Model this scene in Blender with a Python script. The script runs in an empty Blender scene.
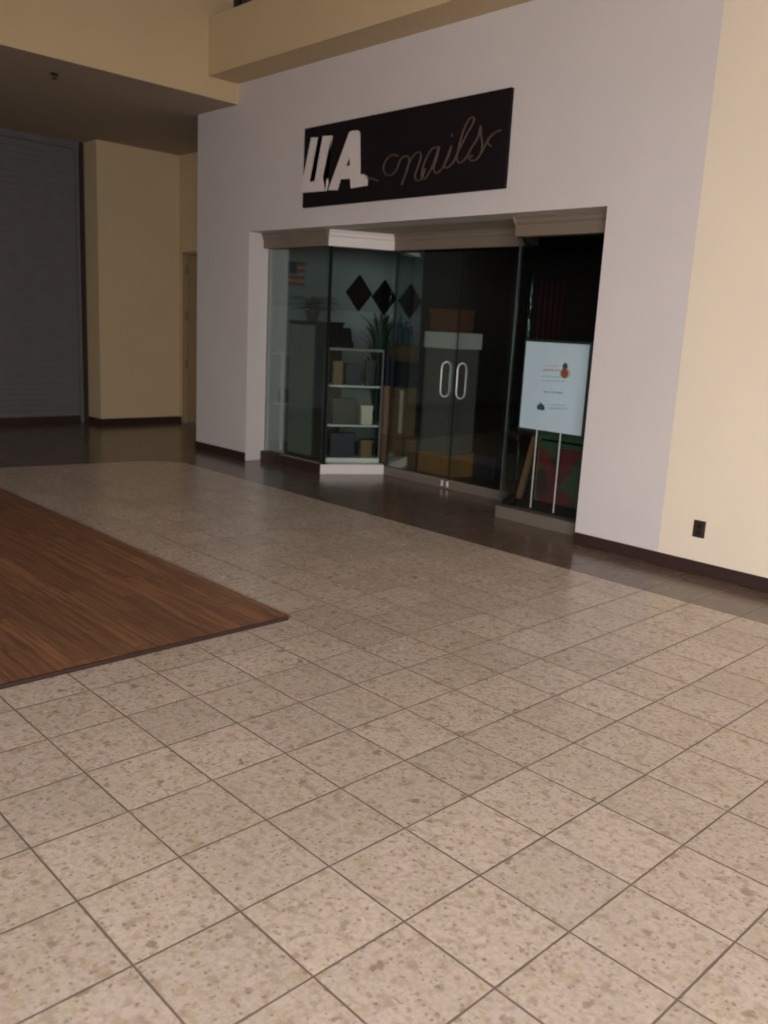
import bpy, bmesh, math, random
from mathutils import Vector, Matrix
random.seed(7)
SC = bpy.context.scene
COL = SC.collection

# ------------------------------------------------------------------ camera
YAW, PITCH, ROLL, CAM_H, FPX = -0.8004, -0.2106, 0.0520, 1.5175, 863.8
cy, sy, cp, sp_, cr, sr = (math.cos(YAW), math.sin(YAW), math.cos(PITCH), math.sin(PITCH),
                           math.cos(ROLL), math.sin(ROLL))
fwd = Vector((sy * cp, cy * cp, sp_))
right = Vector((cy, -sy, 0))
up = right.cross(fwd)
r2 = cr * right + sr * up
u2 = -sr * right + cr * up
cam_d = bpy.data.cameras.new('camera')
cam = bpy.data.objects.new('camera', cam_d)
COL.objects.link(cam)
m = Matrix((r2, u2, -fwd)).transposed().to_4x4()
m.translation = Vector((0, 0, CAM_H))
cam.matrix_world = m
cam_d.sensor_fit = 'VERTICAL'
cam_d.sensor_height = 36.0
cam_d.sensor_width = 27.0
cam_d.lens = FPX / 1024 * 36.0
cam_d.clip_start = 0.05
cam_d.clip_end = 100
cam_d.dof.use_dof = True
cam_d.dof.focus_distance = 3.0
cam_d.dof.aperture_fstop = 3.2
SC.camera = cam

# ------------------------------------------------------------------ world, lights, exposure
W = bpy.data.worlds.new('world')
SC.world = W
W.use_nodes = True
W.node_tree.nodes['Background'].inputs[0].default_value = (0.5, 0.55, 0.65, 1)
W.node_tree.nodes['Background'].inputs[1].default_value = 0.05


def area(name, loc, target, sx, sz, power, color, spread=180):
    d = bpy.data.lights.new(name, 'AREA')
    d.shape = 'RECTANGLE'
    d.size, d.size_y = sx, sz
    d.energy = power
    d.color = color
    d.spread = math.radians(spread)
    o = bpy.data.objects.new(name, d)
    o.location = loc
    o.rotation_euler = (Vector(target) - Vector(loc)).to_track_quat('-Z', 'Y').to_euler()
    COL.objects.link(o)
    return o


# daylight through the glazed mall entrance behind and to the right of the camera
area('entrance_daylight', (2.6, -3.0, 1.9), (0.2, 2.0, -0.9), 3.8, 1.5, 480, (1.0, 0.955, 0.96), 130)
area('side_fill_light', (4.8, -1.1, 1.7), (-8, -1.1, .4), 4.4, 1.8, 75, (1.0, 0.95, 0.93))  # added fill to brighten right-facing surfaces, no such window known
area('warm_ceiling_fill', (-0.8, 0.2, 5.95), (-0.8, 0.2, 0), 3.4, 3.4, 12, (1.0, 0.78, 0.46))  # added warm ambient fill below the closed ceiling, no skylight known

SC.view_settings.view_transform = 'Standard'
SC.view_settings.look = 'None'
SC.view_settings.exposure = 0.0
SC.view_settings.gamma = 1.0
SC.view_settings.use_curve_mapping = False


# ------------------------------------------------------------------ materials
def srgb(r, g, b):
    f = lambda c: (c / 255) / 12.92 if c / 255 <= 0.04045 else ((c / 255 + 0.055) / 1.055) ** 2.4
    return (f(r), f(g), f(b), 1)


class N:
    """tiny node helper"""
    def __init__(s, name):
        s.m = bpy.data.materials.new(name)
        s.m.use_nodes = True
        s.t = s.m.node_tree
        s.b = s.t.nodes['Principled BSDF']

    def n(s, kind, **kw):
        nd = s.t.nodes.new(kind)
        for k, v in kw.items():
            setattr(nd, k, v)
        return nd

    def l(s, a, b):
        s.t.links.new(a, b)

    def val(s, sock, v):
        if hasattr(v, 'links'):
            s.l(v, sock)
        else:
            sock.default_value = v

    def math(s, op, a, b=None, c=None):
        nd = s.n('ShaderNodeMath', operation=op)
        s.val(nd.inputs[0], a)
        if b is not None:
            s.val(nd.inputs[1], b)
        if c is not None:
            s.val(nd.inputs[2], c)
        return nd.outputs[0]

    def mix(s, f, a, b, blend='MIX'):
        nd = s.n('ShaderNodeMix', data_type='RGBA', blend_type=blend)
        s.val(nd.inputs[0], f)
        s.val(nd.inputs[6], a)
        s.val(nd.inputs[7], b)
        return nd.outputs[2]

    def noise(s, vec, scale, detail=2, rough=0.5):
        nd = s.n('ShaderNodeTexNoise')
        nd.inputs['Scale'].default_value = scale
        nd.inputs['Detail'].default_value = detail
        nd.inputs['Roughness'].default_value = rough
        if vec is not None:
            s.l(vec, nd.inputs['Vector'])
        return nd.outputs['Fac']

    def ramp(s, f, a, b, ca=0.0, cb=1.0):
        nd = s.n('ShaderNodeMapRange', interpolation_type='SMOOTHSTEP')
        s.val(nd.inputs[0], f)
        nd.inputs[1].default_value = a
        nd.inputs[2].default_value = b
        nd.inputs[3].default_value = ca
        nd.inputs[4].default_value = cb
        return nd.outputs[0]

    def bump(s, h, strength=0.1, dist=0.01):
        nd = s.n('ShaderNodeBump')
        nd.inputs['Strength'].default_value = strength
        nd.inputs['Distance'].default_value = dist
        s.l(h, nd.inputs['Height'])
        s.l(nd.outputs[0], s.b.inputs['Normal'])


def mat(name, col, rough=0.6, metal=0.0, var=0.06, scale=6.0, bump=0.0, spec=0.5):
    q = N(name)
    g = q.n('ShaderNodeNewGeometry').outputs['Position']
    f = q.noise(g, scale, 4)
    dark = tuple(c * (1 - var * 2) for c in col[:3]) + (1,)
    lite = tuple(min(1, c * (1 + var * 2)) for c in col[:3]) + (1,)
    q.l(q.mix(f, dark, lite), q.b.inputs['Base Color'])
    q.b.inputs['Roughness'].default_value = rough
    q.b.inputs['Metallic'].default_value = metal
    q.b.inputs['Specular IOR Level'].default_value = spec
    if bump:
        q.bump(q.noise(g, 180, 3), bump, 0.004)
    return q.m


def glass_mat(name, tint, refl=1.0):
    q = N(name)
    q.t.nodes.remove(q.b)
    out = [n for n in q.t.nodes if n.type == 'OUTPUT_MATERIAL'][0]
    tr = q.n('ShaderNodeBsdfTransparent')
    tr.inputs[0].default_value = tint
    gl = q.n('ShaderNodeBsdfGlossy')
    gl.inputs['Roughness'].default_value = 0.02
    gl.inputs[0].default_value = (0.9, 1.0, 0.96, 1)
    fr = q.n('ShaderNodeFresnel')
    fr.inputs[0].default_value = 1.5
    mx = q.n('ShaderNodeMixShader')
    q.l(q.math('MULTIPLY', fr.outputs[0], refl), mx.inputs[0])
    q.l(tr.outputs[0], mx.inputs[1])
    q.l(gl.outputs[0], mx.inputs[2])
    q.l(mx.outputs[0], out.inputs[0])
    return q.m


def tile_mat(name, ox, oy, T, base, alt, grout, speck, speck2, rough, spk=1.0, gw=0.0036, chips=True):
    q = N(name)
    pos = q.n('ShaderNodeNewGeometry').outputs['Position']
    s = q.n('ShaderNodeSeparateXYZ')
    q.l(pos, s.inputs[0])
    u = q.math('DIVIDE', q.math('SUBTRACT', s.outputs[0], ox), T)
    v = q.math('DIVIDE', q.math('SUBTRACT', s.outputs[1], oy), T)
    iu, iv = q.math('FLOOR', u), q.math('FLOOR', v)
    fu, fv = q.math('FRACT', u), q.math('FRACT', v)
    eu = q.math('MINIMUM', fu, q.math('SUBTRACT', 1.0, fu))
    ev = q.math('MINIMUM', fv, q.math('SUBTRACT', 1.0, fv))
    e = q.math('MINIMUM', eu, ev)
    wob = q.math('MULTIPLY', q.noise(pos, 9, 2), 0.9)
    g = q.ramp(q.math('DIVIDE', e, q.math('ADD', wob, 0.45)), gw / T * 0.55, gw / T * 1.5, 1.0, 0.0)
    cid = q.n('ShaderNodeCombineXYZ')
    q.l(iu, cid.inputs[0]); q.l(iv, cid.inputs[1])
    wn = q.n('ShaderNodeTexWhiteNoise', noise_dimensions='3D')
    q.l(cid.outputs[0], wn.inputs['Vector'])
    tone = wn.outputs['Value']
    # each tile shows its own piece of stone
    off = q.n('ShaderNodeVectorMath', operation='MULTIPLY_ADD')
    q.l(wn.outputs['Color'], off.inputs[0])
    off.inputs[1].default_value = (7, 7, 7)
    q.l(pos, off.inputs[2])
    op = off.outputs[0]
    n1 = q.noise(op, 7, 4, 0.6)
    n2 = q.noise(op, 55, 4, 0.65)
    c = q.mix(q.ramp(n1, 0.3, 0.7), base, alt)
    c = q.mix(q.ramp(n2, 0.38, 0.66, 0.0, 0.6), c, tuple(x * 0.72 for x in base[:3]) + (1,))
    tn = q.math('MULTIPLY_ADD', tone, 0.16, 0.91)
    tc = q.n('ShaderNodeCombineColor')
    for i in range(3):
        q.l(tn, tc.inputs[i])
    c = q.mix(1.0, c, tc.outputs[0], 'MULTIPLY')
    if chips:
        c = q.mix(q.ramp(q.noise(op, 34, 2), 0.52, 0.70, 0.0, 0.55), c, srgb(178, 158, 124))
        c = q.mix(q.ramp(q.noise(op, 21, 3), 0.54, 0.70, 0.0, 0.5), c, srgb(160, 140, 122))
        for sc, lo, hi, colr, thr in ((22, 0.07, 0.25, speck, 0.80), (13, 0.05, 0.20, speck2, 0.80), (52, .08, .34, speck2, .72)):
            wv = q.n('ShaderNodeVectorMath', operation='MULTIPLY_ADD')
            nz = q.n('ShaderNodeTexNoise')
            nz.inputs['Scale'].default_value = sc * 2.2
            q.l(op, nz.inputs['Vector'])
            q.l(nz.outputs['Color'], wv.inputs[0])
            k = 0.8 / sc
            wv.inputs[1].default_value = (k, k, k)
            q.l(op, wv.inputs[2])
            vo = q.n('ShaderNodeTexVoronoi', voronoi_dimensions='2D')
            vo.inputs['Scale'].default_value = sc
            q.l(wv.outputs[0], vo.inputs['Vector'])
            sepc = q.n('ShaderNodeSeparateColor')
            q.l(vo.outputs['Color'], sepc.inputs[0])
            on = q.math('GREATER_THAN', sepc.outputs[0], thr)
            size = q.math('MULTIPLY', sepc.outputs[1], 0.16)
            d = q.math('SUBTRACT', vo.outputs['Distance'], size)
            f = q.math('MULTIPLY', q.math('MULTIPLY', q.ramp(d, lo - 0.06, hi - 0.06, 1.0, 0.0), on), q.math('MULTIPLY', q.math('MULTIPLY_ADD', sepc.outputs[2], 0.6, 0.35), spk))
            c = q.mix(f, c, colr)
    # traffic dirt, a real stain on the floor
    dn = q.noise(pos, 1.3, 3)
    c = q.mix(q.ramp(dn, 0.45, 0.75, 0.0, 0.22), c, tuple(x * 0.55 for x in base[:3]) + (1,))
    c = q.mix(g, c, grout)
    q.l(c, q.b.inputs['Base Color'])
    r = q.math('MULTIPLY_ADD', q.noise(op, 18, 3), 0.16, rough - 0.08)
    q.l(q.math('ADD', r, q.math('MULTIPLY', g, 0.4)), q.b.inputs['Roughness'])
    q.bump(q.math('MULTIPLY_ADD', g, -1.0, q.math('MULTIPLY', n2, 0.06)), 0.35, 0.0015)
    return q.m


def wood_mat(name, a, b, c3, along='X', plank=0.095, rough=0.35):
    q = N(name)
    pos = q.n('ShaderNodeNewGeometry').outputs['Position']
    s = q.n('ShaderNodeSeparateXYZ')
    q.l(pos, s.inputs[0])
    A, B = (s.outputs[0], s.outputs[1]) if along == 'X' else (s.outputs[2], s.outputs[0])
    row = q.math('FLOOR', q.math('DIVIDE', B, plank))
    wn = q.n('ShaderNodeTexWhiteNoise', noise_dimensions='1D')
    q.l(row, wn.inputs['W'])
    la = q.math('ADD', q.math('DIVIDE', A, 1.1), q.math('MULTIPLY', wn.outputs['Value'], 5.0))
    colid = q.n('ShaderNodeCombineXYZ')
    q.l(q.math('FLOOR', la), colid.inputs[0]); q.l(row, colid.inputs[1])
    w2 = q.n('ShaderNodeTexWhiteNoise', noise_dimensions='3D')
    q.l(colid.outputs[0], w2.inputs['Vector'])
    st = q.n('ShaderNodeCombineXYZ')
    q.l(q.math('MULTIPLY', A, 1.6), st.inputs[0])
    q.l(q.math('MULTIPLY', B, 26.0), st.inputs[1])
    q.l(q.math('MULTIPLY', w2.outputs['Value'], 9.0), st.inputs[2])
    gr = q.noise(st.outputs[0], 1.4, 5, 0.6)
    c = q.mix(q.ramp(gr, 0.3, 0.7), a, b)
    c = q.mix(q.math('MULTIPLY', w2.outputs['Value'], 0.55), c, c3)
    fb = q.math('FRACT', q.math('DIVIDE', B, plank))
    fa = q.math('FRACT', la)
    jb = q.ramp(q.math('MINIMUM', fb, q.math('SUBTRACT', 1.0, fb)), 0.01, 0.03, 1.0, 0.0)
    ja = q.ramp(q.math('MINIMUM', fa, q.math('SUBTRACT', 1.0, fa)), 0.001, 0.003, 1.0, 0.0)
    j = q.math('MAXIMUM', ja, jb)
    c = q.mix(q.math('MULTIPLY', j, 0.7), c, tuple(x * 0.3 for x in a[:3]) + (1,))
    q.l(c, q.b.inputs['Base Color'])
    q.b.inputs['Roughness'].default_value = rough
    q.bump(q.math('MULTIPLY_ADD', j, -1.0, q.math('MULTIPLY', gr, 0.2)), 0.2, 0.001)
    return q.m


GX, GY, T = -2.2672, 0.8534, 0.305
M = {}
M['tile'] = tile_mat('beige_terrazzo_tile', GX, GY, T, srgb(204, 190, 173), srgb(212, 195, 184),
                     srgb(120, 106, 94), srgb(156, 134, 112), srgb(136, 120, 102), 0.24, spk=0.8)
M['brown_tile'] = tile_mat('dark_brown_tile', GX, 4.778, T, srgb(118, 100, 88), srgb(106, 90, 80),
                           srgb(80, 68, 60), srgb(120, 96, 78), srgb(60, 46, 38), 0.2, chips=False, gw=0.002)
M['wood'] = wood_mat('reddish_laminate', srgb(112, 78, 56), srgb(158, 112, 80), srgb(104, 74, 56), rough=0.5)
M['lilac'] = mat('lilac_white_wall_paint', srgb(204, 196, 193), 0.7, var=0.02, scale=2.5, bump=0.05)
M['cream'] = mat('cream_wall_paint', srgb(224, 210, 188), 0.7, var=0.025, scale=2.0, bump=0.05)
M['tan'] = mat('tan_wall_paint', srgb(198, 176, 138), 0.75, var=0.03, scale=2.0)
M['ceil'] = mat('corridor_ceiling_paint', srgb(172, 156, 136), 0.85, var=0.03)
M['trimw'] = mat('white_gloss_trim_paint', srgb(214, 206, 200), 0.4, var=0.02)
M['trimbrown'] = mat('brown_grey_trim', srgb(120, 106, 92), 0.5, var=0.03)
M['darkbase'] = mat('dark_brown_vinyl_base', srgb(52, 36, 32), 0.45, var=0.1)
M['signblk'] = mat('black_sign_board_paint', srgb(22, 15, 17), 0.8, var=0.1, spec=0.2)
M['letter'] = mat('white_letter_acrylic', srgb(214, 204, 200), 0.5, var=0.02)
M['script'] = mat('unlit_script_tube', srgb(74, 58, 48), 0.6, var=0.1)
M['steel'] = mat('brushed_steel', srgb(225, 220, 216), 0.4, metal=0.35, var=0.04)
M['alum'] = mat('dull_aluminium', srgb(150, 148, 144), 0.45, metal=0.6, var=0.05)
M['caseframe'] = mat('grey_case_frame', srgb(96, 98, 94), 0.5, metal=0.3, var=0.05)
M['shutter'] = mat('grey_shutter_steel', srgb(104, 102, 100), 0.6, metal=0.1, var=0.08)
M['glass'] = glass_mat('shopfront_glass', (0.94, 0.97, 0.97, 1), 0.5)
M['caseglass'] = glass_mat('display_case_glass', (0.94, 0.97, 0.96, 1), 1.0)
M['glassedge'] = mat('green_glass_edge', srgb(50, 62, 56), 0.35, var=0.05)
M['darkpost'] = mat('dark_green_post', srgb(20, 26, 23), 0.7, var=0.1, spec=0.2)
M['nightglass'] = mat('dark_clerestory_glass', srgb(30, 34, 28), 0.1, var=0.1)
M['inwall'] = mat('salon_grey_green_wall', srgb(140, 156, 152), 0.8, var=0.04)
M['inwainscot'] = mat('salon_pale_wainscot', srgb(162, 176, 174), 0.7, var=0.03)
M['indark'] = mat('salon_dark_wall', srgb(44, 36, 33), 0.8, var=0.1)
M['infloor'] = mat('salon_dark_floor', srgb(50, 42, 38), 0.5, var=0.1)
M['platform'] = mat('display_platform_paint', srgb(104, 94, 84), 0.55, var=0.06)
M['black'] = mat('black_plastic', srgb(18, 18, 20), 0.4, var=0.1)
M['matblack'] = mat('matt_black_paint', srgb(16, 14, 15), 0.9, var=0.1, spec=0.1)
M['cardboard'] = mat('brown_cardboard', srgb(96, 68, 40), 0.85, var=0.1)
M['cardboard2'] = mat('tan_cardboard', srgb(112, 86, 60), 0.85, var=0.08)
M['tape'] = mat('pale_packing_tape', srgb(190, 176, 158), 0.4, var=0.05)
M['deskgrey'] = mat('grey_ribbed_laminate', srgb(92, 92, 86), 0.5, var=0.05)
M['deskwood'] = mat('honey_oak_plinth', srgb(140, 100, 48), 0.5, var=0.15, scale=14)
M['counter'] = mat('white_counter_laminate', srgb(190, 192, 184), 0.4, var=0.03)
M['orangebox'] = mat('rust_orange_box', srgb(96, 52, 28), 0.7, var=0.1)
M['teal'] = mat('teal_bottle_plastic', srgb(26, 62, 64), 0.25, var=0.1)
M['ochre'] = mat('ochre_paper_box', srgb(84, 68, 38), 0.7, var=0.1)
M['navy'] = mat('navy_vinyl', srgb(24, 28, 40), 0.4, var=0.1)
M['bluebox'] = mat('dark_blue_bin', srgb(20, 21, 32), 0.5, var=0.1)
M['cabgreen'] = mat('grey_green_slats', srgb(118, 130, 116), 0.5, var=0.06)
M['leaf'] = mat('dark_leaf', srgb(34, 58, 34), 0.5, var=0.3, scale=30)
M['pot'] = mat('dark_clay_pot', srgb(60, 44, 36), 0.7, var=0.1)
M['poster'] = mat('pale_poster_paper', srgb(216, 226, 236), 0.5, var=0.02)
M['frame'] = mat('dark_green_poster_frame', srgb(44, 58, 46), 0.4, var=0.1)
M['inkred'] = mat('faded_red_ink', srgb(206, 160, 152), 0.6)
M['inkblue'] = mat('faded_blue_ink', srgb(166, 188, 204), 0.6)
M['inkgrey'] = mat('faded_grey_ink', srgb(150, 160, 168), 0.6)
M['inkdark'] = mat('dark_teal_ink', srgb(62, 84, 88), 0.6)
M['inkorange'] = mat('orange_ink', srgb(158, 88, 58), 0.6)
M['inkpeach'] = mat('peach_ink', srgb(222, 186, 160), 0.6)
M['red'] = mat('red_cloth', srgb(60, 18, 20), 0.8, var=0.15)
M['flagred'] = mat('flag_red_cloth', srgb(150, 62, 56), 0.8, var=0.08)
M['flagcream'] = mat('flag_cream_cloth', srgb(170, 150, 120), 0.8, var=0.08)
M['flagnavy'] = mat('flag_navy_cloth', srgb(26, 32, 52), 0.8, var=0.1)
M['tanwood'] = mat('tan_wood_strut', srgb(100, 74, 46), 0.6, var=0.12, scale=18)
M['greenstripe'] = mat('green_painted_canvas', srgb(30, 70, 46), 0.7, var=0.12)
M['brass'] = mat('dull_brass', srgb(120, 98, 60), 0.4, metal=0.8, var=0.1)
M['grille'] = mat('dark_ceiling_metal', srgb(60, 52, 44), 0.5, metal=0.4)
M['dooryellow'] = mat('ochre_door_paint', srgb(150, 128, 96), 0.6, var=0.04)


def swirl_mat():
    q = N('red_green_swirl_canvas')
    pos = q.n('ShaderNodeNewGeometry').outputs['Position']
    f = q.noise(pos, 4.0, 3, 0.5)
    c = q.mix(q.ramp(f, 0.42, 0.5), srgb(34, 26, 26), srgb(84, 26, 26))
    c = q.mix(q.ramp(q.noise(pos, 3.1, 2), 0.5, 0.56), c, srgb(44, 66, 46))
    q.l(c, q.b.inputs['Base Color'])
    q.b.inputs['Roughness'].default_value = 0.7
    return q.m


M['swirl'] = swirl_mat()


# ------------------------------------------------------------------ mesh helpers
def tag(o, label=None, cat=None, group=None, kind=None):
    if label: o['label'] = label
    if cat: o['category'] = cat
    if group: o['group'] = group
    if kind: o['kind'] = kind
    return o


def link(name, bm, mats, parent=None, bevel=0.0, smooth=False):
    me = bpy.data.meshes.new(name)
    bmesh.ops.recalc_face_normals(bm, faces=bm.faces)
    bm.to_mesh(me)
    bm.free()
    if not isinstance(mats, (list, tuple)):
        mats = [mats]
    for mm in mats:
        me.materials.append(mm)
    if smooth:
        for p in me.polygons:
            p.use_smooth = True
    o = bpy.data.objects.new(name, me)
    COL.objects.link(o)
    if parent:
        o.parent = parent
    if bevel:
        md = o.modifiers.new('bevel', 'BEVEL')
        md.width = bevel
        md.segments = 2
        md.limit_method = 'ANGLE'
    return o


def empty(name, label, cat, loc=(0, 0, 0), rz=0.0, group=None):
    o = bpy.data.objects.new(name, None)
    o.empty_display_size = 0.1
    o.location = loc
    o.rotation_euler = (0, 0, rz)
    COL.objects.link(o)
    return tag(o, label, cat, group)


def B(): return bmesh.new()


def box(bm, x0, x1, y0, y1, z0, z1, mi=0, mtx=None):
    vs = [bm.verts.new((x, y, z)) for x in (x0, x1) for y in (y0, y1) for z in (z0, z1)]
    if mtx is not None:
        for v in vs: v.co = mtx @ v.co
    F = ((0, 1, 3, 2), (4, 6, 7, 5), (0, 4, 5, 1), (2, 3, 7, 6), (0, 2, 6, 4), (1, 5, 7, 3))
    for f in F:
        fc = bm.faces.new([vs[i] for i in f])
        fc.material_index = mi
    return bm


def prism(bm, pts, axis, a0, a1, mi=0, hole=None):
    """extrude a closed 2-D outline. axis 'Z': pts=(x,y); 'Y': pts=(x,z); 'X': pts=(y,z)"""
    def P(p, a):
        return {'Z': (p[0], p[1], a), 'Y': (p[0], a, p[1]), 'X': (a, p[0], p[1])}[axis]
    lo = [bm.verts.new(P(p, a0)) for p in pts]
    hi = [bm.verts.new(P(p, a1)) for p in pts]
    n = len(pts)
    for i in range(n):
        bm.faces.new((lo[i], lo[(i + 1) % n], hi[(i + 1) % n], hi[i])).material_index = mi
    if hole:
        hl = [bm.verts.new(P(p, a0)) for p in hole]
        hh = [bm.verts.new(P(p, a1)) for p in hole]
        k = len(hole)
        for i in range(k):
            bm.faces.new((hl[i], hl[(i + 1) % k], hh[(i + 1) % k], hh[i]))
        for ring, hr in ((lo, hl), (hi, hh)):
            es = []
            for r in (ring, hr):
                for i in range(len(r)):
                    e = bm.edges.get((r[i], r[(i + 1) % len(r)]))
                    es.append(e)
            bmesh.ops.triangle_fill(bm, edges=es, use_beauty=True)
    else:
        for r in (lo, hi):
            f = bm.faces.new(r)
            f.material_index = mi
            bmesh.ops.triangulate(bm, faces=[f])
    return bm


def tube(bm, pts, r, seg=8, closed=False):
    pts = [Vector(p) for p in pts]
    n = len(pts)
    rings = []
    ref = None
    for i, p in enumerate(pts):
        a = pts[(i - 1) % n] if (closed or i) else p
        b = pts[(i + 1) % n] if (closed or i < n - 1) else p
        t = (b - a).normalized()
        if ref is None:
            ref = t.orthogonal().normalized()
        u = (ref - t * ref.dot(t)).normalized()
        ref = u
        w = t.cross(u)
        rr = r[i] if isinstance(r, (list, tuple)) else r
        rings.append([bm.verts.new(p + (u * math.cos(2 * math.pi * k / seg) + w * math.sin(2 * math.pi * k / seg)) * rr) for k in range(seg)])
    m_ = n if closed else n - 1
    for i in range(m_):
        A, C = rings[i], rings[(i + 1) % n]
        for k in range(seg):
            bm.faces.new((A[k], A[(k + 1) % seg], C[(k + 1) % seg], C[k]))
    if not closed:
        bm.faces.new(rings[0]); bm.faces.new(rings[-1])
    return bm


def lathe(bm, prof, cx, cyy, seg=20):
    rings = [[bm.verts.new((cx + r * math.cos(2 * math.pi * k / seg), cyy + r * math.sin(2 * math.pi * k / seg), z)) for k in range(seg)] for r, z in prof]
    for A, C in zip(rings, rings[1:]):
        for k in range(seg):
            bm.faces.new((A[k], A[(k + 1) % seg], C[(k + 1) % seg], C[k]))
    bm.faces.new(rings[0]); bm.faces.new(rings[-1])
    return bm


def spline(pts, sub=8):
    P = [Vector(p) for p in pts]
    P = [P[0]] + P + [P[-1]]
    out = []
    for i in range(1, len(P) - 2):
        p0, p1, p2, p3 = P[i - 1:i + 3]
        for k in range(sub):
            t = k / sub
            out.append(0.5 * ((2 * p1) + (p2 - p0) * t + (2 * p0 - 5 * p1 + 4 * p2 - p3) * t * t + (3 * p1 - p0 - 3 * p2 + p3) * t ** 3))
    out.append(P[-2])
    return out


def struct(name, bm, mats, parent=None, **kw):
    o = link(name, bm, mats, parent, **kw)
    if not parent:
        o['kind'] = 'structure'
    return o


def px_to_plane(x, y, ax, v):
    """where a sight line through image point (x, y) meets the plane coordinate ax = v (used to take measurements of lettering)"""
    d = r2 * ((x - 384) / FPX) - u2 * ((y - 512) / FPX) + fwd
    t = (v - (0, 0, CAM_H)[ax]) / d[ax]
    return Vector((0, 0, CAM_H)) + d * t


# ------------------------------------------------------------------ measurements (metres)
YW = 5.45            # shopfront wall plane
XPL, XO1, XO2, XC = -8.87, -7.855, -3.545, -2.86
ZO = 2.42            # opening height
XF = -8.10           # edge of the low corridor ceiling
ZC = 3.69
XB = -11.25          # corridor end wall
HC = 6.0             # hall ceiling
WT = 0.30            # wall thickness
XR, YB, YE = 4.9, -11.0, -3.9   # right and back walls of the hall

# ------------------------------------------------------------------ floor
bm = B()
tile_poly = [(XR, 4.778), (-8.02, 4.778), (-8.27, 4.50), (-8.50, 3.0), (-8.50, YB), (XR, YB)]
v = [bm.verts.new((x, y, 0)) for x, y in tile_poly]
lo = [bm.verts.new((x, y, -0.15)) for x, y in tile_poly]
bm.faces.new(v); bm.faces.new(lo)
for i in range(6):
    bm.faces.new((v[i], v[(i + 1) % 6], lo[(i + 1) % 6], lo[i]))
struct('floor', bm, M['tile'])
bm = B()
out_poly = [(-8.50, YB), (-8.50, 3.0), (-8.27, 4.50), (-8.02, 4.778), (XR, 4.778), (XR, 6.28), (-8.87, 6.28), (-8.87, 6.7), (-12.2, 6.7), (-12.2, YB)]
prism(bm, out_poly, 'Z', -0.15, 0.0)
struct('floor', bm, M['brown_tile'])
bm = B(); box(bm, -8.87, -3.1, 6.28, 11.2, -0.15, 0.0)
struct('floor', bm, M['infloor'])

# ------------------------------------------------------------------ walls
bm = B()
box(bm, XPL, XO1, YW, YW + WT, 0, HC)
box(bm, XO1, XO2, YW, YW + WT, ZO, HC)
box(bm, XO2, XC, YW, YW + WT, 0, HC)
struct('wall_front', bm, M['lilac'])
bm = B()
box(bm, XC, XR + .2, YW - 0.004, YW + WT, 0, HC)
struct('wall_front', bm, M['cream'])
bm = B()
box(bm, XB - 1.0, XB, 5.41, 6.62, 0, ZC)
struct('wall_corridor', bm, M['tan'])
bm = B()
DX0, DX1, DH = -11.10, -10.2, 2.4
box(bm, XB, DX0, 6.62, 6.8, 0, ZC)
box(bm, DX1, XPL, 6.62, 6.8, 0, ZC)
box(bm, DX0, DX1, 6.62, 6.8, DH, ZC)
struct('wall_corridor_end', bm, M['tan'])
bm = B()
box(bm, -12.2, -12.0, YB, 5.41, 0, ZC)
box(bm, -12.0, -11.62, 5.36, 5.41, 0, ZC)
bm.verts.ensure_lookup_table()
struct('wall_left', bm, M['indark'])
bm = B(); box(bm, -12.2, -0.6, YB - 0.2, YB, 0, HC)
struct('wall_back', bm, M['indark'])
bm = B()
box(bm, XR, XR + .2, YE - .2, -3.4, 0, HC)
box(bm, XR, XR + .2, 1.2, YW, 0, HC)
box(bm, XR, XR + .2, -3.4, 1.2, 0, .7)
box(bm, XR, XR + .2, -3.4, 1.2, 2.75, HC)
struct('wall_right', bm, M['platform'])
bm = B()
for k in range(5):
    y = -3.4 + k * 1.135
    box(bm, XR + .07, XR + .13, y, y + .06, .7, 2.75)
for z in (.7, 2.69):
    box(bm, XR + .075, XR + .125, -3.4, 1.2, z, z + .06)
w = struct('window_7', bm, M['alum'])  # unseen glazing added to go with the side fill light
bm = B(); box(bm, XR + .095, XR + .105, -3.38, 1.18, .72, 2.73)
link('pane', bm, M['glass'], w)
# wall behind the camera with the glazed mall entrance
EX0, EX1 = 0.3, 4.8
bm = B()
box(bm, -0.8, EX0, YE - .2, YE, 0, HC)
box(bm, EX1, XR, YE - .2, YE, 0, HC)
box(bm, EX0, EX1, YE - .2, YE, 2.65, HC)
box(bm, -0.8, -0.6, YB, YE - .2, 0, HC)
struct('wall_entrance', bm, M['cream'])
bm = B()
for k in range(5):
    x = EX0 + k * (EX1 - EX0 - .06) / 4
    box(bm, x, x + .06, YE - .14, YE - .07, 0, 2.65)
for z in (0.0, 2.1, 2.59):
    box(bm, EX0, EX1, YE - .135, YE - .075, z, z + .06)
w = struct('window_6', bm, M['alum'])
bm = B(); box(bm, EX0 + .02, EX1 - .02, YE - .11, YE - .10, 0.03, 2.63)
link('pane', bm, M['glass'], w)

# upper side fascia over the corridor mouth, and the low corridor ceiling
bm = B(); box(bm, XF - 0.2, XF, YB, YW, ZC, HC)
bm.faces.ensure_lookup_table()
for f in bm.faces:
    if f.calc_center_median().z < ZC + .01: f.material_index = 1
struct('wall_fascia', bm, [M['tan'], M['ceil']])
bm = B()
prism(bm, [(-12.2, YB), (XF - .2, YB), (XF - .2, YW), (XPL, YW), (XPL, 6.8), (-12.2, 6.8)], 'Z', ZC, ZC + .15)
struct('ceiling_corridor', bm, M['ceil'])
# boxed-out bulkhead along the shopfront wall
bm = B(); box(bm, XF, XR, 5.09, YW, 3.885, 4.418)
struct('trim_1', bm, M['tan'])
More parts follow.
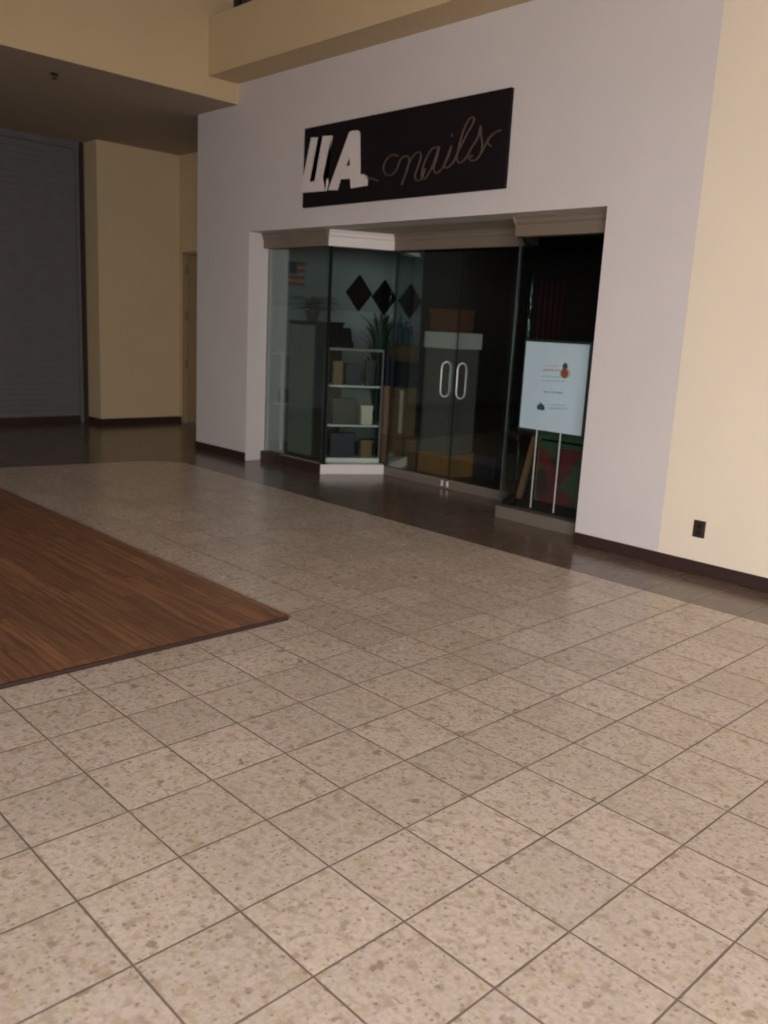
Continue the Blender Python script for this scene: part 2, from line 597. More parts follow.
# dark clerestory glazing above the bulkhead
bm = B()
box(bm, XF, XR, 5.38, YW, 4.46, 4.50)
box(bm, XF, XR, 5.38, YW, 5.75, 5.85)
for i in range(9):
    x = XF + i * (XR - XF - .05) / 8
    box(bm, x, x + .05, 5.38, YW, 4.5, 5.75)
w = struct('window_1', bm, M['grille'])
bm = B(); box(bm, XF + .05, XR - .05, 5.41, 5.43, 4.5, 5.75)
link('pane', bm, M['nightglass'], w)
bm = B()
box(bm, XF, -2.6, YB, YW, HC, HC + .1)
box(bm, 1.0, XR + .2, YB, YW, HC, HC + .1)
box(bm, -2.6, 1.0, YB, -1.6, HC, HC + .1)
box(bm, -2.6, 1.0, 2.0, YW, HC, HC + .1)
box(bm, -2.6, 1.0, -1.6, 2.0, HC + .08, HC + .1)
struct('ceiling', bm, M['ceil'])

# vinyl baseboards
def base(name, segs, parent=None):
    bm_ = B()
    for s in segs:
        box(bm_, *s, 0, 0.088)
    return struct(name, bm_, M['darkbase'], parent, bevel=0.004)
base('baseboard_front', [(XPL - .012, XO1 + .0, YW - .012, YW)])
base('baseboard_front', [(XO2, XR, YW - .016, YW - .0041)])
base('baseboard_corridor', [(XB, XB + .012, 5.398, 6.62), (XB - .36, XB + .012, 5.398, 5.41)])
base('baseboard_corridor_end', [(XB + .012, DX0 - .06, 6.608, 6.62), (DX1 + .06, XPL, 6.608, 6.62)])

# corridor door
bm = B()
box(bm, DX0, DX0 + .04, 6.59, 6.66, 0, DH); box(bm, DX1 - .04, DX1, 6.59, 6.66, 0, DH); box(bm, DX0, DX1, 6.59, 6.66, DH - .04, DH)
d1 = struct('door_1', bm, M['dooryellow'])
bm = B(); box(bm, DX0 + .045, DX1 - .045, 6.64, 6.68, 0.02, DH - .045)
link('door_leaf', bm, M['dooryellow'], d1, bevel=.003)
for z in (2.17, 1.53, .86):
    bm = B(); tube(bm, [(DX0 + .042, 6.63, z - .06), (DX0 + .042, 6.63, z + .06)], .012)
    link('hinge', bm, M['brass'], d1)
bm = B(); box(bm, DX0 + .04, DX1 - .04, 6.56, 6.70, 0, .015)
link('threshold', bm, M['alum'], d1)
bm = B(); tube(bm, [(DX1 - .12, 6.64, 1.0), (DX1 - .12, 6.58, 1.0), (DX1 - .22, 6.58, 1.0)], .01)
link('door_handle', bm, M['steel'], d1)

# rolling shutter at the corridor end
sh = empty('rolling_shutter', 'tall dark grey rolling steel shutter closing the opening at the corridor end', 'shutter', (-11.7, 3.9, 0))
bm = B()
zz = 0.08
prof = []
while zz < 3.52:
    prof += [(0.0, zz), (0.005, zz + .018), (0.005, zz + .050), (0.0, zz + .067)]
    zz += .075
prof.append((0.0, 3.60))
fr = [[bm.verts.new((x, y, z)) for x, z in prof] for y in (-7.44, 1.42)]
bk = [[bm.verts.new((x - .012, y, z)) for x, z in prof] for y in (-7.44, 1.42)]
for a, b_ in ((fr[0], fr[1]), (bk[0], bk[1])):
    for i in range(len(prof) - 1):
        bm.faces.new((a[i], a[i + 1], b_[i + 1], b_[i]))
link('curtain', bm, M['shutter'], sh)
bm = B(); box(bm, -.03, .03, -7.44, 1.42, 0.0, .09)
link('bottom_bar', bm, M['darkbase'], sh, bevel=.004)
for y in (-7.48, 1.415):
    bm = B(); box(bm, -.04, .04, y, y + .045, 0, 3.6)
    link('guide_rail', bm, M['shutter'], sh, bevel=.003)
bm = B(); box(bm, -.28, .05, -7.5, 1.46, 3.6, 3.688)
link('hood', bm, M['shutter'], sh)

# ------------------------------------------------------------------ shopfront alcove
A_, B_, C_, D_ = Vector((-6.80, 5.65)), Vector((-6.48, 6.25)), Vector((-4.80, 6.25)), Vector((-4.475, 5.65))
L_, R_ = Vector((XO1, 5.65)), Vector((XO2, 5.65))
ZH = 2.27            # underside of the white header

# alcove ceiling (from the wall face to the glass line)
bm = B(); prism(bm, [(XO1, YW + WT), (XO2, YW + WT), (XO2, 6.45), (XO1, 6.45)], 'Z', ZO, ZO + .04)
struct('ceiling_alcove', bm, M['ceil'])


def along(bm, P, Q, out, prof, ext0=0.0, ext1=0.0):
    """sweep profile (offset outward, z) along P->Q; out is the outward normal side"""
    d = (Q - P).normalized()
    n = Vector((-d.y, d.x))
    if n.dot(out) < 0: n = -n
    a, b = P - d * ext0, Q + d * ext1
    ra = [bm.verts.new((a.x + n.x * o, a.y + n.y * o, z)) for o, z in prof]
    rb = [bm.verts.new((b.x + n.x * o, b.y + n.y * o, z)) for o, z in prof]
    k = len(prof)
    for i in range(k):
        bm.faces.new((ra[i], ra[(i + 1) % k], rb[(i + 1) % k], rb[i]))
    bm.faces.new(ra); bm.faces.new(rb)


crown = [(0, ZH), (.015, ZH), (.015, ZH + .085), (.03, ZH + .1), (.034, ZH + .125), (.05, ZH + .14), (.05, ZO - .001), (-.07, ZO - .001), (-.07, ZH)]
sill = [(0.0, 0.0), (0.0, 0.098), (-.12, 0.098), (-.12, 0)]
rail = [(0.0, 0.0), (0.0, 0.06), (-.01, .088), (-.06, 0.088), (-.06, 0)]
OUT = Vector((0, -1))
SP = (B_ - A_).normalized()
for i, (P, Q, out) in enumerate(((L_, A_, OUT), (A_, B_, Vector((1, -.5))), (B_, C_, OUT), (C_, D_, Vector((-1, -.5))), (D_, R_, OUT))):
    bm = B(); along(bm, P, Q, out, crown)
    struct('trim_%d' % (i + 2), bm, M['trimw' if i == 1 else 'trimbrown'])  # all headers but the angled one get the darker brown grey
for i, (P, Q, out, pr_, mt) in enumerate(((L_, A_, OUT, sill, 'darkbase'), (A_, B_, Vector((1, -.5)), sill, 'trimw'), (B_, C_, OUT, rail, 'platform'), (C_, D_, Vector((-1, -.5)), rail, 'platform'), (D_, R_, OUT, sill, 'platform'))):
    bm = B(); along(bm, P, Q, out, pr_)
    struct('trim_%d' % (i + 7), bm, M[mt])
bm = B(); along(bm, L_ + Vector((.35, .02)), A_ + Vector((-.06, .02)), OUT, [(0, .098), (0, .112), (-.02, .112), (-.02, .098)])
struct('trim_12', bm, M['alum'])

GT = .010


def pane(bm, P, Q, z0, z1, off):
    d = (Q - P).normalized(); n = Vector((-d.y, d.x))
    if n.dot(Vector((0, 1))) < 0: n = -n
    pts = [P + n * off, Q + n * off, Q + n * (off + GT), P + n * (off + GT)]
    prism(bm, [(p.x, p.y) for p in pts], 'Z', z0, z1)


for i, (P, Q, z0) in enumerate(((L_, A_, .098), (A_, B_, .098), (C_, D_, .088), (D_, R_, .098))):
    bm = B(); pane(bm, P, Q, z0, ZH, .05)
    struct('window_%d' % (i + 2), bm, M['glass'])
# slim glass corner posts
for i, (P, w_, mt) in enumerate(((A_ + Vector((-.01, .05)), .012, 'darkpost'), (B_ + Vector((-.0, .06)), .005, 'glassedge'), (C_ + Vector((0, .06)), .005, 'darkpost'), (D_ + Vector((.0, .05)), .005, 'glassedge'))):
    bm = B(); box(bm, P.x - w_, P.x + w_, P.y - w_, P.y + w_, .09, ZH)
    struct('trim_%d' % (i + 13), bm, M[mt])

# pair of frameless glass doors
XM = -5.585


def glass_door(n, x0, x1, hx):
    bm = B(); box(bm, x0, x1, 6.27, 6.282, .088, ZH - .02)
    bm.normal_update()
    for f in bm.faces:
        if abs(f.normal.x) > .9 or f.calc_area() < .02: f.material_index = 1
    d = struct('door_%d' % n, bm, [M['glass'], M['darkpost']])
    bm = B()
    z0, z1, hw, yy = .885, 1.22, .062, 6.276
    pts = []
    for k in range(9):
        a = math.pi * k / 8
        pts.append((hx, yy + hw * math.cos(a), z1 - hw + hw * math.sin(a)))
    for k in range(9):
        a = math.pi + math.pi * k / 8
        pts.append((hx, yy + hw * math.cos(a), z0 + hw + hw * math.sin(a)))
    tube(bm, pts, .0075, closed=True)
    link('door_handle', bm, M['steel'], d, smooth=True)
    bm = B(); tube(bm, [(hx * .35 + XM * .65, 6.235, .075), (hx * .35 + XM * .65, 6.235, .02)], .011)
    link('floor_bolt', bm, M['steel'], d)
    return d


glass_door(2, B_.x + .01, XM - .0015, XM - .125)
glass_door(3, XM + .0015, C_.x - .01, XM + .08)

# ------------------------------------------------------------------ salon interior shell
SX0, SX1, SYB, SZ = -8.60, -3.10, 10.8, 2.75
bm = B()
box(bm, SX0 - .2, SX0, YW + WT, 8.85, 1.70, SZ, 0)
box(bm, SX0 - .2, SX0 + .012, YW + WT, 8.85, 0, 1.70, 1)
box(bm, SX0 - .2, SX0 + .006, 8.85, SYB, 0, SZ, 2)  # unlit depth of the salon put into the colour of the far stretch
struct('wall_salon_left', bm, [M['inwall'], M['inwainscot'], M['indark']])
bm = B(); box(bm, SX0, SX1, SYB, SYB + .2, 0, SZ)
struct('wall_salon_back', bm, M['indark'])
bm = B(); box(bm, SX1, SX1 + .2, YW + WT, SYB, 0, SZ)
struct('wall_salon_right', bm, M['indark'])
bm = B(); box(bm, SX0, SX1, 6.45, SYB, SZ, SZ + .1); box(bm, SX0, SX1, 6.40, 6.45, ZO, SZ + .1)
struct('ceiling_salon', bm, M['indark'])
# window display platforms
bm = B(); prism(bm, [(SX0 + .02, 5.77), (-6.865, 5.77), (-6.58, 6.31), (-6.60, 6.36), (SX0 + .02, 6.36)], 'Z', 0, .098)
struct('trim_17', bm, M['indark'])
bm = B(); prism(bm, [(-4.37, 5.77), (SX1, 5.77), (SX1, 6.6), (-4.72, 6.6), (-4.72, 6.36)], 'Z', 0, .098)
struct('trim_18', bm, M['indark'])

# ------------------------------------------------------------------ sign over the shop
sign = empty('shop_sign', 'long black sign board with white block letters and script above the glass shopfront', 'sign', (-5.71, YW, 2.957))
SW, SH = 1.258, .357
bm = B(); box(bm, -SW + .04, SW, -.035, -.001, -SH, SH)
link('sign_board', bm, M['signblk'], sign, bevel=.004)


def sp_pt(x, y, d=.035):
    q = px_to_plane(x, y, 1, YW - d)
    return (q.x + 5.71, q.z - 2.957)


k = 8.533
L = lambda pts: [sp_pt(296 + x / k, 120 + y / k, .05) for x, y in pts]
ll = L([(130, 150), (190, 148), (118, 528), (160, 522), (228, 137), (305, 133), (230, 488), (265, 500), (268, 540), (250, 605), (38, 622), (48, 560)])
bm = B(); prism(bm, ll, 'Y', -.052, -.036)
link('letters', bm, M['letter'], sign)
aa = L([(455, 105), (475, 92), (525, 88), (538, 105), (541, 470), (572, 460), (606, 482), (600, 560), (467, 582), (462, 500), (372, 506), (346, 597), (275, 597)])
ah = L([(455, 292), (462, 388), (418, 396)])
bm = B(); prism(bm, aa, 'Y', -.052, -.036, hole=ah)
link('letters', bm, M['letter'], sign)
bm = B()
S = lambda pts: [Vector((a, -.048, b)) for a, b in [sp_pt(370 + x / 5.12, 100 + y / 5.12, .04) for x, y in pts]]
strokes = [
    [(148, 288), (118, 282), (88, 305), (72, 345), (84, 380), (112, 385), (140, 355), (160, 305), (188, 288), (204, 305), (192, 360), (178, 400), (165, 436)],
    [(186, 380), (205, 320), (232, 280), (256, 268), (264, 290), (250, 340), (234, 385), (242, 412), (268, 402), (285, 350)],
    [(352, 245), (325, 248), (298, 285), (274, 345), (268, 395), (285, 402), (318, 350), (350, 262), (358, 240), (345, 300), (330, 350), (342, 376), (372, 355)],
    [(372, 355), (404, 290), (420, 236), (400, 290), (384, 335), (398, 348), (430, 318), (452, 270)],
    [(452, 270), (500, 175), (534, 112), (532, 90), (508, 104), (480, 165), (458, 240), (448, 300), (464, 322), (496, 296), (520, 250)],
    [(520, 250), (556, 190), (570, 135), (572, 180), (578, 235), (565, 285), (535, 312), (508, 300), (528, 285)],
    [(565, 285), (592, 235), (618, 190), (648, 166), (674, 155)],
    [(598, 215), (612, 228), (624, 238)],
    [(422, 176), (424, 188)],
]
for s in strokes:
    tube(bm, spline(S(s), 6), .0085, seg=6)
link('script_letters', bm, M['script'], sign, smooth=True)
bm = B()
tube(bm, spline([Vector((a, -.045, b)) for a, b in [sp_pt(x, y, .04) for x, y in ((364, 174), (368, 178), (374, 179), (378, 181))]], 5), .008, seg=6)
link('script_stroke', bm, M['script'], sign)

# ------------------------------------------------------------------ wall outlet, ceiling sprinkler
ou = empty('wall_outlet', 'small dark brown electrical outlet low on the cream wall', 'outlet', (-2.58, YW - .004, .307))
bm = B(); box(bm, -.042, .042, -.009, -.0005, -.058, .058)
link('cover_plate', bm, M['darkbase'], ou, bevel=.003)
for z in (-.022, .022):
    bm = B(); lathe(bm, [(.016, 0), (.016, .004)], 0, 0, 14)
    for v_ in bm.verts: v_.co = Vector((v_.co.x, -.009 - v_.co.z, v_.co.y + z))
    link('socket', bm, M['black'], ou)
spk = empty('ceiling_sprinkler', 'small dark sprinkler head on the corridor ceiling', 'sprinkler', (-8.6, 3.73, ZC))
bm = B(); lathe(bm, [(.035, -.001), (.04, -.008), (.03, -.014), (.012, -.016)], 0, 0)
link('escutcheon', bm, M['grille'], spk)
bm = B(); lathe(bm, [(.01, -.014), (.01, -.045), (.024, -.048), (.024, -.052)], 0, 0)
link('nozzle', bm, M['grille'], spk)

# ------------------------------------------------------------------ wooden platform on the tiles
wp = empty('wooden_floor_platform', 'large low reddish brown wooden platform with a black edge lying on the beige tiles', 'platform', (-3.395, 2.645, 0))
bm = B(); box(bm, -4.6, -.012, -4.2, -.012, 0.001, .018)
link('deck', bm, M['wood'], wp)
for nm, bb in (('edge_trim', (-.012, .0, -4.2, .0)), ('edge_strip', (-4.6, -.012, -.012, .0))):
    bm = B(); box(bm, *bb, 0.001, .021)
    link(nm, bm, M['darkbase' if nm == 'edge_trim' else 'wood'], wp, bevel=.003)

# ------------------------------------------------------------------ poster easel in the right window
ea = empty('poster_easel', 'pale framed poster standing on two thin silver legs in the right window', 'easel', (-4.14, 5.86, .0985))
bm = B(); box(bm, -.325, .325, -.012, .012, .635, 1.385)
link('frame', bm, M['frame'], ea, bevel=.004)
bm = B(); box(bm, -.305, .305, -.016, -.0121, .657, 1.365)
po = link('poster', bm, M['poster'], ea)


def ink(pts2d, m_, name='print'):
    bm_ = B(); prism(bm_, pts2d, 'Y', -.0172, -.0162)
    return link(name, bm_, M[m_], po)


PX = lambda x, y: (lambda q: (q.x + 4.14, q.z - .0985))(px_to_plane(505 + x / 8.084, 330 + y / 8.084, 1, 5.844))
def ell(cx, cy_, rx, ry, n=18):
    return [PX(cx + rx * math.cos(2 * math.pi * i / n), cy_ + ry * math.sin(2 * math.pi * i / n)) for i in range(n)]
ink(ell(487, 350, 44, 42), 'inkpeach', 'fruit_halo')
bm = B(); prism(bm, ell(482, 350, 30, 40), 'Y', -.0182, -.0172); link('fruit_print', bm, M['inkorange'], po)
bm = B(); prism(bm, [PX(*p) for p in ((468, 312), (466, 285), (474, 272), (486, 264), (500, 270), (508, 284), (508, 308), (488, 318))], 'Y', -.0182, -.0172)
link('leaf_print', bm, M['inkdark'], po)
ink([PX(*p) for p in ((262, 600), (275, 606), (286, 580), (302, 600), (316, 608), (325, 645), (300, 650), (260, 640))], 'inkdark', 'emblem')


def squiggle(x0, x1, y, m_, amp=5, slope=.03, step=13):
    """a line of small blurred illegible writing"""
    bm_ = B()
    x = x0
    while x < x1:
        wv = step * random.uniform(.5, 1.0)
        a = amp * random.uniform(.6, 1.2)
        yy = y + (x - x0) * slope
        prism(bm_, [PX(x, yy - a), PX(x + wv, yy - a), PX(x + wv, yy + a), PX(x, yy + a)], 'Y', -.0172, -.0162)
        x += wv + step * random.choice((.25, .25, .6))
    return link('writing', bm_, M[m_], po)


squiggle(310, 430, 288, 'inkred', 4)
squiggle(310, 440, 322, 'inkred', 9)
squiggle(300, 470, 375, 'inkblue', 6)
squiggle(300, 480, 410, 'inkblue', 6)
squiggle(312, 465, 500, 'inkgrey', 8, .06)
squiggle(350, 480, 605, 'inkblue', 6)
squiggle(350, 500, 632, 'inkblue', 9)
for dx in (-.117, .116):
    bm = B(); tube(bm, [(dx, -.02, .0), (dx, -.02, .66)], .0065)
    link('leg', bm, M['steel'], ea)
bm = B(); tube(bm, [(-.035, .2, .0), (.088, .02, 1.2)], .0055)
link('leg', bm, M['steel'], ea)

# painted canvas and wooden strut behind the easel
cv = empty('painted_canvas', 'dark red and green swirled canvas board leaning behind the poster legs', 'painting', (-4.02, 6.16, .0985))
bm = B(); box(bm, -.43, .45, -.01, .01, .0, .49)
link('canvas', bm, M['swirl'], cv)
bm = B(); box(bm, -.45, .47, -.014, .014, .49, .53)
link('green_bar', bm, M['greenstripe'], cv)
bm = B(); box(bm, -.45, .47, -.012, .012, .55, .60)
link('green_bar', bm, M['greenstripe'], cv)
for x in (-.43, .45):
    bm = B(); tube(bm, [(x, .0, 0), (x, .0, .6)], .012)
    link('side_rail', bm, M['tanwood'], cv)
bm = B()
prism(bm, [(-4.60, .0985), (-4.55, .0985), (-4.435, .66), (-4.48, .66)], 'Y', 6.08, 6.11)
tag(link('wooden_strut', bm, M['tanwood'], None), 'slanting tan wooden strut leaning left of the poster legs', 'strut')

# ------------------------------------------------------------------ reception pedestal behind the doors
rd = empty('reception_pedestal', 'grey ribbed reception pedestal with white top and oak plinth behind the glass doors', 'pedestal', (-6.17, 6.88, 0))
bm = B(); box(bm, -.205, .225, -.235, .2, 0, .245)
link('plinth', bm, M['deskwood'], rd, bevel=.004)
bm = B()
z = .25
while z < 1.33:
    box(bm, -.195, .19, -.222, .19, z, z + .036)
    box(bm, -.188, .183, -.215, .183, z + .036, z + .045)
    z += .045
link('ribbed_body', bm, M['deskgrey'], rd)
bm = B(); box(bm, -.20, .22, -.25, .2, 1.335, 1.50)
link('countertop', bm, M['counter'], rd, bevel=.01)
bm = B(); box(bm, -6.35, -5.98, 6.68, 6.95, 1.501, 1.70)
t_ = link('storage_box', bm, M['orangebox'], None, bevel=.006)
tag(t_, 'rust brown box sitting on the white top of the reception pedestal', 'box')
bm = B(); box(bm, -6.36, -5.97, 6.67, 6.96, 1.70, 1.73)
link('box_lid', bm, M['orangebox'], t_, bevel=.004)

# cardboard boxes stacked at the left of the doors
def carton(name, x0, x1, y0, y1, z0, z1, m_, label, strip=None):
    o = empty(name, label, 'box', ((x0 + x1) / 2, (y0 + y1) / 2, z0), 0, 'cartons stacked inside the doors')
    hx, hy, h = (x1 - x0) / 2, (y1 - y0) / 2, z1 - z0
    bm_ = B(); box(bm_, -hx, hx, -hy, hy, 0, h)
    link('carton_body', bm_, M[m_], o, bevel=.004)
    bm_ = B(); box(bm_, -hx, -.005, -hy, hy, h, h + .006); box(bm_, .005, hx, -hy, hy, h, h + .006)
    link('flap', bm_, M[m_], o)
    if strip:
        bm_ = B(); box(bm_, strip, strip + .045, -hy - .003, -hy, .04, h - .02)
        link('tape', bm_, M['tape'], o)
    return o


carton('cardboard_box', -6.78, -6.38, 6.40, 6.62, .0, .385, 'cardboard', 'wide brown cardboard box on the floor inside the doors, lowest of its stack')
carton('cardboard_box', -6.77, -6.42, 6.42, 6.62, .392, .90, 'cardboard2', 'tall tan cardboard box with a pale tape strip, on top of the wide brown box', .13)
bm = B(); box(bm, -6.74, -6.41, 6.43, 6.62, .907, 1.15)
t_ = link('storage_bin', bm, M['navy'], None, bevel=.01)
tag(t_, 'dark navy bin resting on the tall tan cardboard box', 'bin')
bm = B(); box(bm, -6.75, -6.40, 6.42, 6.63, 1.15, 1.175)
link('bin_lid', bm, M['navy'], t_, bevel=.005)
bm = B(); box(bm, -6.66, -6.42, 6.45, 6.60, 1.176, 1.33)
t_ = link('paper_box', bm, M['ochre'], None, bevel=.004)
tag(t_, 'small ochre box on the lid of the dark navy bin', 'box')
bm = B(); box(bm, -6.665, -6.415, 6.445, 6.605, 1.33, 1.345)
link('box_lid', bm, M['ochre'], t_)
# teal bottles on the ochre box
def bottle(x, y, z, h, r, label):
    bm_ = B(); lathe(bm_, [(r * .9, 0), (r, .01), (r, h * .62), (r * .75, h * .72), (r * .35, h * .78), (r * .35, h * .84)], 0, 0, 16)
    o = link('bottle', bm_, M['teal'], None, smooth=False)
    o.location = (x, y, z)
    tag(o, label, 'bottle', 'teal bottles on the ochre box')
    bm_ = B(); lathe(bm_, [(r * .45, h * .84), (r * .45, h), (r * .3, h + .005)], 0, 0, 14)
    link('cap', bm_, M['black'], o)
    return o
bottle(-6.62, 6.52, 1.3455, .30, .032, 'tallest teal bottle at the left end on the ochre box')
bottle(-6.54, 6.53, 1.3455, .24, .03, 'middle teal bottle on the ochre box')
bottle(-6.46, 6.52, 1.3455, .19, .03, 'shortest teal bottle at the right end on the ochre box')

# salon chair and bin deeper behind the doors
ch = empty('salon_chair', 'dark navy padded salon chair on a steel pedestal deep inside the right door', 'chair', (-5.35, 7.75, 0), .4)
bm = B(); lathe(bm, [(.26, 0), (.26, .015), (.05, .04), (.04, .42)], 0, 0, 24)
link('base', bm, M['alum'], ch)
bm = B(); box(bm, -.26, .26, -.26, .24, .42, .54)
link('seat', bm, M['navy'], ch, bevel=.03)
bm = B(); prism(bm, [(.2, .54), (.28, .54), (.36, 1.12), (.28, 1.14)], 'X', -.24, .24)
link('backrest', bm, M['navy'], ch, bevel=.02)
for s in (-1, 1):
    bm = B(); tube(bm, spline([(s * .28, .22, .5), (s * .3, .2, .68), (s * .3, -.1, .72), (s * .28, -.2, .66)], 6), .02)
    link('armrest', bm, M['black'], ch)
bm = B(); box(bm, -5.92, -5.62, 7.02, 7.32, 0, .25)
t_ = link('floor_bin', bm, M['bluebox'], None, bevel=.015)
tag(t_, 'low dark blue bin on the floor right of the reception pedestal', 'bin')
bm = B(); box(bm, -5.93, -5.61, 7.01, 7.33, .25, .27)
link('bin_rim', bm, M['bluebox'], t_, bevel=.006)
# red cloth banner hanging on the salon's back wall
bm = B()
pts = [(-8.05 + .02 * i, SYB - .03 - .012 * math.sin(i * 1.3)) for i in range(24)]
prism(bm, pts + [(x, y + .01) for x, y in reversed(pts)], 'Z', .9, 2.3)
bn = link('red_banner', bm, M['red'], None)
tag(bn, 'dull red hanging cloth banner on the dark back wall of the salon', 'banner')
bm = B(); tube(bm, [(-8.1, SYB - .03, 2.31), (-7.54, SYB - .03, 2.31)], .012)
link('hanging_rod', bm, M['brass'], bn)

# ------------------------------------------------------------------ glass showcase behind the splayed pane
ang = math.atan2(SP.y, SP.x)
nrm = Vector((-SP.y, SP.x))
o2 = A_ + nrm * .13
sc_ = empty('glass_showcase', 'upright glass display showcase with white base and shelves behind the angled pane', 'display case', (o2.x, o2.y, .0985), ang)
x0, x1, dp, top = .07, .66, .20, 1.19
bm = B(); box(bm, x0, x1, 0, dp, 0, .05)
link('base', bm, M['counter'], sc_, bevel=.004)
bm = B(); box(bm, x0, x1, 0, dp, top - .03, top)
link('top_frame', bm, M['caseframe'], sc_, bevel=.003)
for z in (.38, .79):
    bm = B(); box(bm, x0 + .02, x1 - .02, .02, dp - .02, z, z + .018)
    link('shelf', bm, M['counter'], sc_)
for x in (x0, x1 - .012):
    for y in (0, dp - .012):
        bm = B(); box(bm, x, x + .012, y, y + .012, .05, top - .03)
        link('corner_post', bm, M['caseframe'], sc_)
bm = B(); box(bm, x0 + .018, x1 - .018, .004, .010, .05, top - .03)
link('front_glass', bm, M['caseglass'], sc_)
bm = B(); box(bm, x0 + .004, x0 + .010, .018, dp - .018, .05, top - .03)
box(bm, x1 - .010, x1 - .004, .018, dp - .018, .05, top - .03)
link('side_glass', bm, M['caseglass'], sc_)


def sc_pt(u, v, z):
    q = o2 + SP * u + nrm * v
    return (q.x, q.y, .0985 + z)


def case_item(name, u, v, z, w_, d_, h_, m_, label, cat, group='goods inside the glass showcase'):
    bm_ = B(); box(bm_, -w_ / 2, w_ / 2, -d_ / 2, d_ / 2, 0, h_)
    o = link(name, bm_, M[m_], None, bevel=.006)
    o.location = sc_pt(u, v, z + .0005)
    o.rotation_euler = (0, 0, ang)
    bm_ = B(); box(bm_, -w_ / 2 - .003, w_ / 2 + .003, -d_ / 2 - .003, d_ / 2 + .003, h_ * .82, h_ + .003)
    link('box_lid', bm_, M[m_], o)
    return tag(o, label, cat, group)


case_item('display_box', .19, .10, .808, .10, .10, .24, 'cardboard2', 'tan box on the top shelf of the showcase, at the left', 'box')
case_item('display_box', .36, .10, .808, .16, .10, .22, 'navy', 'dark navy box on the top shelf of the showcase, in the middle', 'box')
case_item('display_box', .54, .10, .808, .10, .10, .26, 'black', 'black upright box on the top shelf of the showcase, at the right', 'box')
case_item('display_box', .27, .10, .398, .24, .10, .27, 'black', 'wide black box on the middle shelf of the showcase', 'box')
case_item('display_box', .52, .10, .398, .12, .10, .20, 'tape', 'pale box on the middle shelf of the showcase', 'box')
case_item('display_box', .27, .10, .05, .26, .10, .25, 'navy', 'large navy box on the floor of the showcase', 'box')
case_item('display_box', .53, .10, .05, .12, .10, .18, 'cardboard2', 'small tan box on the floor of the showcase', 'box')

# register on top of the showcase
rg = empty('cash_register', 'black cash register standing on top of the glass showcase', 'cash register', sc_pt(.20, .10, top + .0005), ang)
bm = B(); box(bm, -.13, .13, -.1, .09, 0, .06)
link('drawer', bm, M['matblack'], rg, bevel=.006)
bm = B(); prism(bm, [(-.09, .06), (.085, .06), (.085, .2), (.0, .2)], 'X', -.12, .12)
link('housing', bm, M['matblack'], rg, bevel=.006)

# ------------------------------------------------------------------ left window things
sl = empty('slatted_cabinet', 'tall dark green cabinet with vertical slats in the left window', 'cabinet', (-7.36, 5.98, .0985))
bm = B(); box(bm, -.225, .225, -.17, .2, 0, 1.42)
link('cabinet_body', bm, M['darkpost'], sl, bevel=.005)
bm = B()
for i in range(8):
    x = -.2 + i * .052
    box(bm, x, x + .036, -.185, -.171, .03, 1.40)
link('slats', bm, M['cabgreen'], sl)
bm = B(); box(bm, -.235, .235, -.19, .21, 1.42, 1.445)
link('cabinet_top', bm, M['darkpost'], sl, bevel=.004)


def plant(x, y, z, h, sp, n, label, leafm='leaf', pot_r=.07):
    o = empty('potted_plant', label, 'plant', (x, y, z))
    bm_ = B(); lathe(bm_, [(pot_r * .7, 0), (pot_r, .09), (pot_r * 1.08, .09), (pot_r * 1.08, .11), (pot_r * .9, .11)], 0, 0, 20)
    link('pot', bm_, M['pot'], o)
    bm_ = B()
    for i in range(n):
        a = random.uniform(0, 2 * math.pi); rr = random.uniform(.3, 1) * sp; hh = random.uniform(.4, 1) * h
        base_ = Vector((0, 0, .1)); tip = Vector((rr * math.cos(a), rr * math.sin(a), hh))
        mid = Vector((rr * .35 * math.cos(a), rr * .35 * math.sin(a), hh * .8 + .05))
        s = Vector((-math.sin(a), math.cos(a), 0)) * random.uniform(.012, .024)
        c_ = spline([base_, mid, tip], 5)
        prev = None
        for j, p_ in enumerate(c_):
            t2 = j / (len(c_) - 1)
            wv = s * math.sin(math.pi * min(1, t2 * .9 + .08)) ** .7
            cur = (bm_.verts.new(p_ - wv), bm_.verts.new(p_ + Vector((0, 0, .004))), bm_.verts.new(p_ + wv))
            if prev:
                bm_.faces.new((prev[0], prev[1], cur[1], cur[0])); bm_.faces.new((prev[1], prev[2], cur[2], cur[1]))
            prev = cur
    link('foliage', bm_, M[leafm], o)
    return o


plant(-7.40, 5.96, 1.544, .24, .30, 60, 'low dark leafy plant spreading on top of the slatted cabinet')
plant(-7.96, 7.5, .0, 1.72, .30, 80, 'tall dark potted plant below the diamond plaques', pot_r=.15)
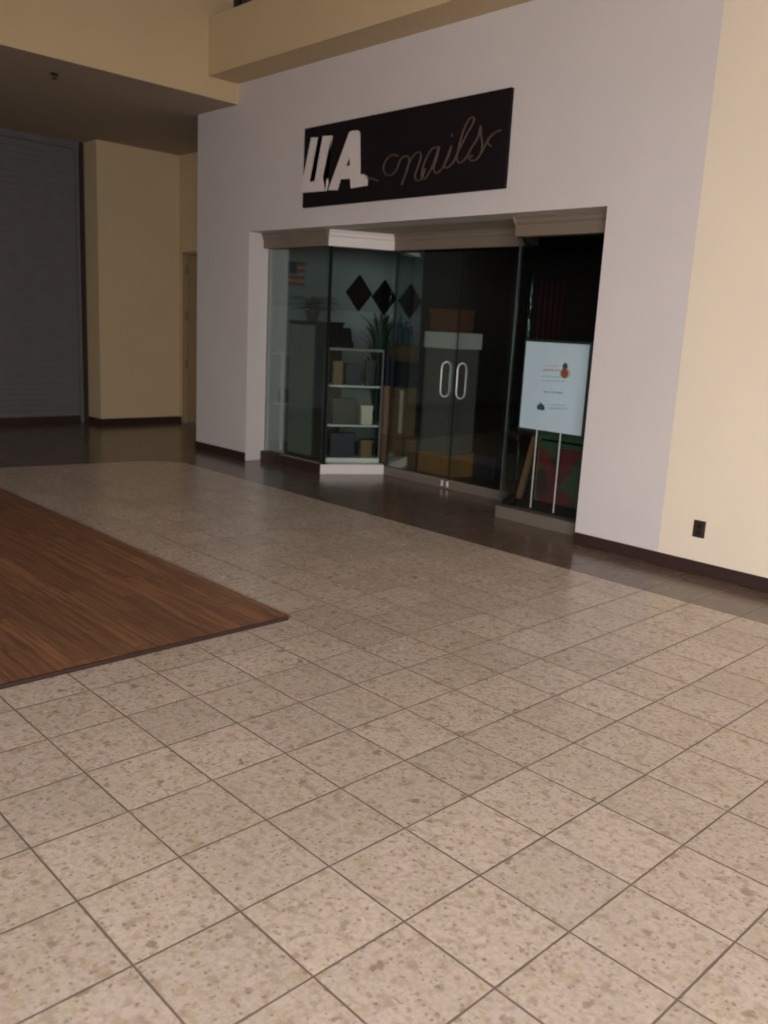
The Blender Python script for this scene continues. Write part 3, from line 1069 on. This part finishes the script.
# small white side shelf with a jar at far left of the window
tb = empty('side_table', 'narrow white side table at the left edge of the left window', 'table', (-7.98, 6.02, .0985))
bm = B(); box(bm, -.2, .17, -.14, .14, 1.06, 1.09)
link('table_top', bm, M['counter'], tb, bevel=.004)
bm = B(); box(bm, -.18, .15, -.12, .12, .5, .52)
link('shelf', bm, M['counter'], tb)
for x in (-.18, .14):
    for y in (-.12, .11):
        bm = B(); box(bm, x, x + .02, y, y + .02, 0, 1.06)
        link('leg', bm, M['counter'], tb)
bm = B(); lathe(bm, [(.06, 0), (.075, .03), (.075, .1), (.05, .14), (.055, .155)], 0, 0)
jr = link('jar', bm, M['navy'], None, smooth=False)
jr.location = (-7.93, 6.0, .619)
tag(jr, 'round dark blue jar on the lower shelf of the narrow white side table', 'jar')

# flag on the left salon wall
fl = empty('wall_flag', 'small flag with dark blue canton and red and cream stripes on the left salon wall', 'flag', (SX0 + .001, 6.655, 2.09))
bm = B()
for i in range(7):
    h0 = -.135 + i * .27 / 7
    box(bm, .002, .010, -.125, .125, h0, h0 + .27 / 7, i % 2)
link('stripes', bm, [M['flagred'], M['flagcream']], fl)
bm = B(); box(bm, .0101, .014, -.125, .0, .0, .135)
link('canton', bm, M['flagnavy'], fl)
bm = B(); tube(bm, [(.008, -.14, .14), (.008, .14, .14)], .006)
link('hanging_rod', bm, M['grille'], fl)

# diamond plaques
for y, z, s, lab in ((7.665, 1.93, .222, 'black diamond shaped plaque on the left salon wall, nearest the flag'),
                     (8.12, 1.90, .222, 'black diamond shaped plaque on the left salon wall, middle of the three'),
                     (8.60, 1.88, .222, 'black diamond shaped plaque on the left salon wall, farthest into the salon')):
    bm = B()
    prism(bm, [(-s, 0), (0, -s * 1.03), (s, 0), (0, s * 1.03)], 'X', 0.0, .03)
    o = link('diamond_plaque', bm, M['matblack'], None, bevel=.004)
    o.location = (SX0 + .013, y, z)
    tag(o, lab, 'plaque', 'diamond plaques on the salon wall')
    bm = B()
    prism(bm, [(-s * .8, 0), (0, -s * .82), (s * .8, 0), (0, s * .82)], 'X', .0301, .036)
    link('inset', bm, M['matblack'], o)
